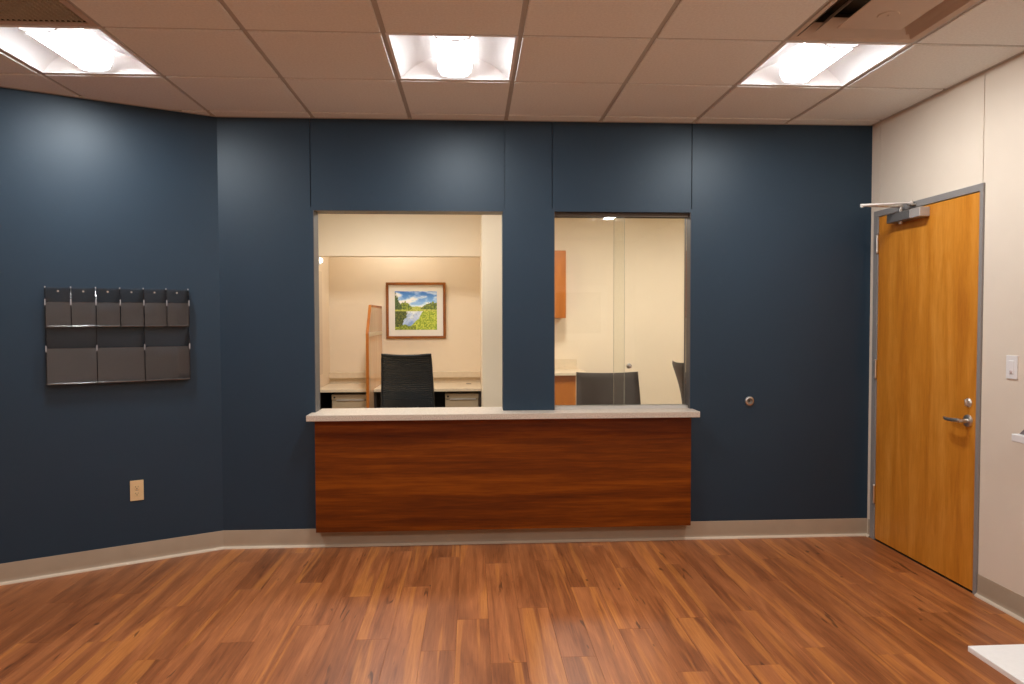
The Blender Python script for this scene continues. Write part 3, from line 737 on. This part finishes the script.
# ------------------------------------------------------------------ left office
def picture():
    x0, x1, z0, z1 = 0.618, 1.291, 1.242, 1.879
    t = thing('framed_picture', 'framed river and meadow landscape on the office far wall', 'picture', ((x0+x1)/2, OFY, z0))
    wx = (x1-x0)/2; hz = z1-z0; b = 0.03
    for a in ((-wx, wx, 0, b), (-wx, wx, hz-b, hz), (-wx, -wx+b, b, hz-b), (wx-b, wx, b, hz-b)):
        MB().box(a[0], a[1], -0.028, -0.001, a[2], a[3], 0.003).build('frame_rail', M_OAK, t)
    MB().box(-wx+b-0.004, wx-b+0.004, -0.014, -0.010, b-0.004, hz-b+0.004).build('mat', M_MAT, t)
    # print: colours held per vertex of a flat sheet
    px0, px1, pz0, pz1 = -wx+0.100, wx-0.100, 0.100, hz-0.100
    nx, nz = 110, 96
    rng = random.Random(11)
    from mathutils import noise as N
    def nz2(x, y, s, o=0): return N.fractal(Vector((x*s+o, y*s*1.0, o)), 0.8, 2.0, 4)
    def mixc(a, b, f): f = max(0, min(1, f)); return tuple(a[i]*(1-f)+b[i]*f for i in range(3))
    def colour(u, v):   # u 0..1 left-right, v 0..1 bottom-top
        n = nz2(u, v, 6); nf = nz2(u, v, 26, 5)
        hor = 0.53 + 0.01*n
        if v > hor:
            c = mixc((150, 190, 225), (52, 110, 190), (v-0.6)/0.4)
            cl = nz2(u*0.7, v*1.8, 4, 9)*1.3 + 0.60 - abs(v-0.72)*1.6 + 0.2*(0.6-u)
            c = mixc(c, (238, 240, 244), cl)
            lt = 0.95-1.0*max(0, u-0.06)/0.14 if u < 0.16 else 0.0
            if u < 0.17 and v < 0.58+0.40*(1-u/0.17)+0.10*nf: return mixc((44, 62, 34), (86, 104, 48), 0.5+nf)
            if u < 0.40 and v < 0.60+0.13*math.sin(min(1, (u-0.08)/0.31)*PI)+0.04*nf: return mixc((70, 92, 34), (150, 160, 62), 0.45+nf*1.2)
            if u > 0.60 and v < 0.55+0.17*math.sin(min(1, (u-0.60)/0.42)*PI*0.62)+0.04*nf: return mixc((62, 84, 40), (140, 152, 62), 0.45+nf*1.2)
            if v < 0.62 and 0.3 < u < 0.75 and v < 0.60+0.02*n: return mixc((150, 160, 60), (196, 200, 110), 0.5+nf)
            return c
        d = (hor-v)/hor                      # below the horizon: river, banks
        if d < 0.09: return mixc((140, 150, 56), (196, 196, 96), 0.5+nf)
        right = 0.70 - 0.30*d - 0.25*max(0, d-0.45) + 0.05*n
        left = 0.30 - 0.14*d + 0.06*n + 0.35*max(0, d-0.72)
        if d > 0.80 + 0.1*n and u < 0.5: return mixc((84, 106, 32), (160, 168, 62), 0.5+nf)
        if left < u < right and d < 0.9:
            c = mixc((214, 222, 236), (110, 146, 204), d*1.1-0.1+n*0.4)
            return mixc(c, (72, 84, 44), 1.2*max(0, 0.40-u)*4*max(0, 0.6-d)+0.25*nf)
        if u <= left: return mixc((50, 64, 30), (112, 118, 50), 0.45+nf)
        return mixc((110, 140, 34), (196, 200, 84), 0.5+nf*1.1-0.4*max(0, 0.35-d)*(u < 0.85))
    verts = []; cols = []
    for j in range(nz+1):
        for i in range(nx+1):
            u, v = i/nx, j/nz; verts.append((px0+(px1-px0)*u, -0.0155, pz0+(pz1-pz0)*v)); cols.append((*(min(1, q*1.35) for q in lin(tuple(max(0, min(255, q)) for q in colour(u, v)))), 1))
    faces = [(j*(nx+1)+i, j*(nx+1)+i+1, (j+1)*(nx+1)+i+1, (j+1)*(nx+1)+i) for j in range(nz) for i in range(nx)]
    me = bpy.data.meshes.new('print'); me.from_pydata(verts, [], faces); ca = me.color_attributes.new('paint', 'FLOAT_COLOR', 'POINT')
    for i, c in enumerate(cols): ca.data[i].color = c
    g = NG('landscape_print'); at = g.n.new('ShaderNodeVertexColor'); at.layer_name = 'paint'; g.base(at.outputs[0]); g.rough(0.5)
    me.materials.append(g.m); inst('print', me, t)
    MB().box(px0-0.003, px1+0.003, -0.0152, -0.013, pz0-0.003, pz1+0.003).build('print_backing', M_MAT, t)
picture()

def desks():
    for x0, x1, lab in ((-0.018, 0.540, 'pale laminate desk left of the wood divider'), (0.573, 1.682, 'pale laminate desk behind the black mesh chair')):
        t = thing('desk', lab, 'desk', ((x0+x1)/2, 3.12, 0), 0, 'office desks along the far wall')
        hw = (x1-x0)/2
        MB().box(-hw, hw, -0.37, 0.378, 0.712, 0.742, 0.002).build('desktop', M_DESK, t)
        MB().box(-hw, hw, 0.31, 0.378, 0.800, 0.868, 0.003).build('cable_ledge', M_DESK, t)
        MB().box(-hw, hw, 0.358, 0.378, 0.742, 0.800).build('back_rail', M_DESK, t)
        MB().box(-hw, -hw+0.022, -0.33, 0.37, 0, 0.712).build('side_panel', M_DESKSHADE, t)  # under-desk shade put into the panel colour
        MB().box(hw-0.022, hw, -0.33, 0.37, 0, 0.712).build('side_panel', M_DESKSHADE, t)
        MB().box(-hw+0.022, hw-0.022, 0.30, 0.318, 0.25, 0.712).build('shade_panel', M_CORE, t)  # dark sheet standing in for the shade under the desk
        if x1 > 1: MB().cyl((0.42, 0.15, 0.742), (0.42, 0.15, 0.745), 0.03, n=20).build('grommet', M_BLACK, t)
    t = thing('desk_divider', 'tall wood edged divider panel standing between the office desks', 'divider', (0.5565, 2.45, 0))
    pr = [(0, 0), (0, 1.325), (0.21, 1.61), (1.045, 1.61), (1.045, 0)]
    MB().prism(pr, 'x', -0.0135, 0.0135, 0.001).build('panel_core', M_CAB, t)
    for s_ in (-1, 1):
        xa, xb = (0.0135, 0.0150) if s_ > 0 else (-0.0150, -0.0135)
        MB().prism([(0.03, 0.02), (0.03, 1.29), (1.04, 1.29), (1.04, 0.02)], 'x', xa, xb).build('face_panel', M_DIVFACE, t)
        MB().prism([(0.035, 1.335), (0.22, 1.585), (1.04, 1.585), (1.04, 1.335)], 'x', xa, xb).build('face_panel', M_DIVFACE, t)
    MB().box(0.0135, 0.018, 0.03, 1.04, 1.292, 1.333, 0.001).build('mid_rail', M_DESK, t)
    for x0, x1, lab in ((0.135, 0.500, 'greige file pedestal under the desk left of the divider'), (1.305, 1.655, 'greige file pedestal under the desk right of the mesh chair')):
        t = thing('file_pedestal', lab, 'file cabinet', ((x0+x1)/2, 2.80, 0), 0, 'file pedestals under the desks')
        hw = (x1-x0)/2
        MB().box(-hw, hw, 0.02, 0.55, 0.03, 0.682, 0.003).build('body', M_FILE, t)
        for za, zb in ((0.05, 0.335), (0.345, 0.62)):
            dr = MB().box(-hw+0.004, hw-0.004, 0.0, 0.02, za, zb, 0.003).build('drawer', M_FILE, t)
        pr_ = MB().box(-hw, hw, -0.002, 0.02, 0.632, 0.682, 0.003).build('top_rail', M_FILE, t)
        MB().box(-hw+0.05, hw-0.03, -0.012, -0.002, 0.622, 0.632, 0.002).build('pull', M_ALU, pr_)
        MB().cyl((-hw+0.03, -0.006, 0.655), (-hw+0.03, -0.001, 0.655), 0.010, n=16).build('lock', M_DARK, pr_)
        for sx in (-1, 1):
            for sy in (0.08, 0.48): MB().cyl((sx*(hw-0.05), sy, 0.0), (sx*(hw-0.05), sy, 0.03), 0.02, n=14).build('foot', M_BLACK, t)
desks()

def task_chair(label, loc, rotz, mesh_back, top, wdt, lean=0.07, height=0.46, body=None):
    """seat faces local +Y, backrest on the -Y side"""
    t = thing('office_chair', label, 'chair', loc, rotz, 'rolling office chairs')
    bm_ = body or M_BLACK
    hub = MB().cyl((0, 0, 0.085), (0, 0, 0.13), 0.04, 0.032, 20).build('base_hub', M_BLACK, t, True)
    for k in range(5):
        a = 2*PI*k/5 + 0.3
        ca, sa = math.cos(a), math.sin(a)
        leg = MB().tube([(0.02*ca, 0.02*sa, 0.11), (0.15*ca, 0.15*sa, 0.105), (0.29*ca, 0.29*sa, 0.082)], [0.024, 0.021, 0.015], 10).build('leg', M_BLACK, t, True)
        px, py = 0.29*ca, 0.29*sa
        MB().cyl((px-0.02*sa, py+0.02*ca, 0.03), (px-0.007*sa, py+0.007*ca, 0.03), 0.03, n=16).cyl((px+0.007*sa, py-0.007*ca, 0.03), (px+0.02*sa, py-0.02*ca, 0.03), 0.03, n=16).cyl((px, py, 0.03), (px, py, 0.082), 0.007, n=8).build('caster', M_BLACK, leg, True)
    MB().cyl((0, 0, 0.12), (0, 0, 0.30), 0.026, n=18).cyl((0, 0, 0.29), (0, 0, 0.40), 0.014, n=16).build('gas_column', M_BLACK, t, True)
    MB().box(-0.09, 0.09, -0.13, 0.11, 0.385, 0.425, 0.01, 2).build('tilt_mechanism', M_BLACK, t, True)
    def seat(u, v, dz):
        x = (u-0.5)*2; y = (v-0.5)*2
        k = (abs(x)**4+abs(y)**4)**0.25; m_ = max(abs(x), abs(y)); sc = m_/k if k > 1e-6 else 1
        X_, Y_ = x*sc*0.245, y*sc*0.24
        edge = max(0, 1-m_**6)
        return (X_, Y_+0.01, 0.425+(0.065*edge**0.5+0.012*abs(x)-0.02*max(0, y)**3 if dz else 0.0))
    MB().grid(lambda u, v: seat(u, v, 1), 16, 16, lambda u, v: seat(u, v, 0)).build('seat', M_CHAIRGREY if not mesh_back else M_BLACK, t, True)
    zb = 0.55 if mesh_back else 0.52
    def back(u, v, off=0.0, ins=0.0):
        x = (u-0.5)*2; wd = (wdt/2-ins)*(1.05-0.10*v) if mesh_back else (wdt/2-ins)*(1.05-0.07*v)
        zt = top - ins + 0.012*(x*x) - 0.006
        z = zb+ins + (zt-zb-ins)*v
        y = -0.215 - lean*v - 0.03*math.sin(v*PI)*-1 + 0.045*(x*x-0.4) + off
        return (x*wd, y, z)
    if mesh_back:
        b = MB().grid(lambda u, v: back(u, v), 14, 12, lambda u, v: back(u, v, -0.003)).build('back_mesh', M_MESH, t, True)
        n = 14; loop = [back(i/n, 0) for i in range(n)] + [back(1, j/n) for j in range(n)] + [back(1-i/n, 1) for i in range(n)] + [back(0, 1-j/n) for j in range(n+1)]
        MB().tube(loop, 0.011, 8).build('back_frame', M_BLACK, t, True)
        MB().grid(lambda u, v: back(0.08+0.84*u, 0.16+0.12*v, -0.012), 12, 2, lambda u, v: back(0.08+0.84*u, 0.16+0.12*v, -0.020)).build('lumbar_bar', M_BLACK, t, True)
        for s_ in (0.3, 0.7): MB().tube([back(s_, 0.18, -0.025), back(s_, 0.0, -0.03), (0.04*(s_-0.5)*4, -0.2, 0.46), (0.03*(s_-0.5)*4, -0.11, 0.405)], 0.012, 8).build('back_post', M_BLACK, t, True)
    else:
        def pad(u, v, sgn):
            x = (u-0.5)*2; y = (v-0.5)*2; m_ = max(abs(x), abs(y)); e = max(0, 1-m_**8)**0.5
            p = back(u, v, 0.0); return (p[0], p[1]+sgn*0.022*e, p[2])
        MB().grid(lambda u, v: pad(u, v, 1), 20, 18, lambda u, v: pad(u, v, -1)).build('backrest', body or M_CHAIRGREY, t, True)
        MB().tube([(0, -0.235, 0.66), (0, -0.24, 0.52), (0, -0.2, 0.43), (0, -0.1, 0.405)], 0.018, 10).build('back_post', M_BLACK, t, True)
    return t
task_chair('black mesh back office chair in front of the desk', (0.990, 2.26, 0), -0.04, True, 1.130, 0.470)
task_chair('charcoal vinyl office chair just behind the sliding glass', (2.640, 0.62, 0), PI, False, 1.040, 0.495)
task_chair('dark office chair half hidden at the right edge of the sliding glass', (3.735, 1.52, 0), -PI/2+0.12, False, 1.084, 0.44, lean=0.13, body=M_BLACK)

# ------------------------------------------------------------------ right office cabinets
def cabinets():
    t = thing('base_cabinet', 'wood laminate base cabinet seen low through the sliding glass', 'cabinet', (2.31, 3.0, 0))
    MB().box(-0.40, 0.40, 0.02, 0.495, 0.10, 0.850).build('body', M_CAB, t)
    MB().box(-0.38, 0.38, 0.06, 0.49, 0.0, 0.10).build('toe_kick', M_BLACK, t)
    for a, b in ((-0.398, -0.002), (0.002, 0.398)):
        d = MB().box(a, b, 0.0, 0.02, 0.11, 0.845, 0.002).build('door', M_CAB, t)
        kx = b-0.04 if a < -0.1 else a+0.04
        MB().tube([(kx, -0.002, 0.68), (kx, -0.03, 0.69), (kx, -0.03, 0.78), (kx, -0.002, 0.79)], 0.005, 8).build('pull', M_CHROME, d, True)
    w_ = thing('worktop', 'cream worktop with low backsplash on the office base cabinet', 'worktop', (2.365, 2.95, 0.851))
    MB().box(-0.46, 0.465, 0, 0.548, 0, 0.034, 0.003).build('slab', M_DESK, w_)
    MB().box(-0.46, 0.425, 0.528, 0.548, 0.034, 0.150, 0.002).build('backsplash', M_DESK, w_)
    u = thing('wall_cabinet', 'wood laminate wall cabinet hung above the office worktop', 'cabinet', (2.265, 3.17, 1.470))
    MB().box(-0.36, 0.36, 0.02, 0.329, 0, 0.745).build('body', M_CAB, u)
    for a, b in ((-0.359, -0.001), (0.001, 0.359)):
        MB().box(a, b, 0, 0.02, 0.001, 0.744, 0.002).build('door', M_CAB, u)
cabinets()

# ------------------------------------------------------------------ near table and the picture on the rear wall
def table():
    zt = 0.45
    t = thing('low_table', 'white tabletop corner at the lower right on the wood floor', 'table', (3.64, -2.90, 0))
    MB().box(-0.533, 0.48, -0.40, 0.410, zt-0.018, zt, 0.002).build('tabletop', M_WHITETOP, t)
    MB().cyl((0, 0, 0.02), (0, 0, zt-0.018), 0.035, n=24).build('pedestal', M_ALU, t, True)
    MB().lathe([(0, 0.024), (0.05, 0.022), (0.24, 0.010), (0.25, 0.0), (0, 0)], (0, 0, 0), (0, 0, 1), 40).build('foot', M_ALU, t, True)
table()
def rear_picture():
    t = thing('wall_picture', 'white framed picture seen as a reflection in the sliding glass', 'picture', (3.30, REAR, 1.12), PI)
    for a in ((-0.47, 0.47, 0, 0.11), (-0.47, 0.47, 0.77, 0.88), (-0.47, -0.36, 0.11, 0.77), (0.36, 0.47, 0.11, 0.77)):
        MB().box(a[0], a[1], -0.03, -0.001, a[2], a[3], 0.003).build('frame_rail', M_MAT, t)
    MB().box(-0.36, 0.36, -0.014, -0.002, 0.11, 0.77).build('print', paint('plain_print', (170, 160, 140), 0.7, var=0.3, nscale=5), t)
rear_picture()
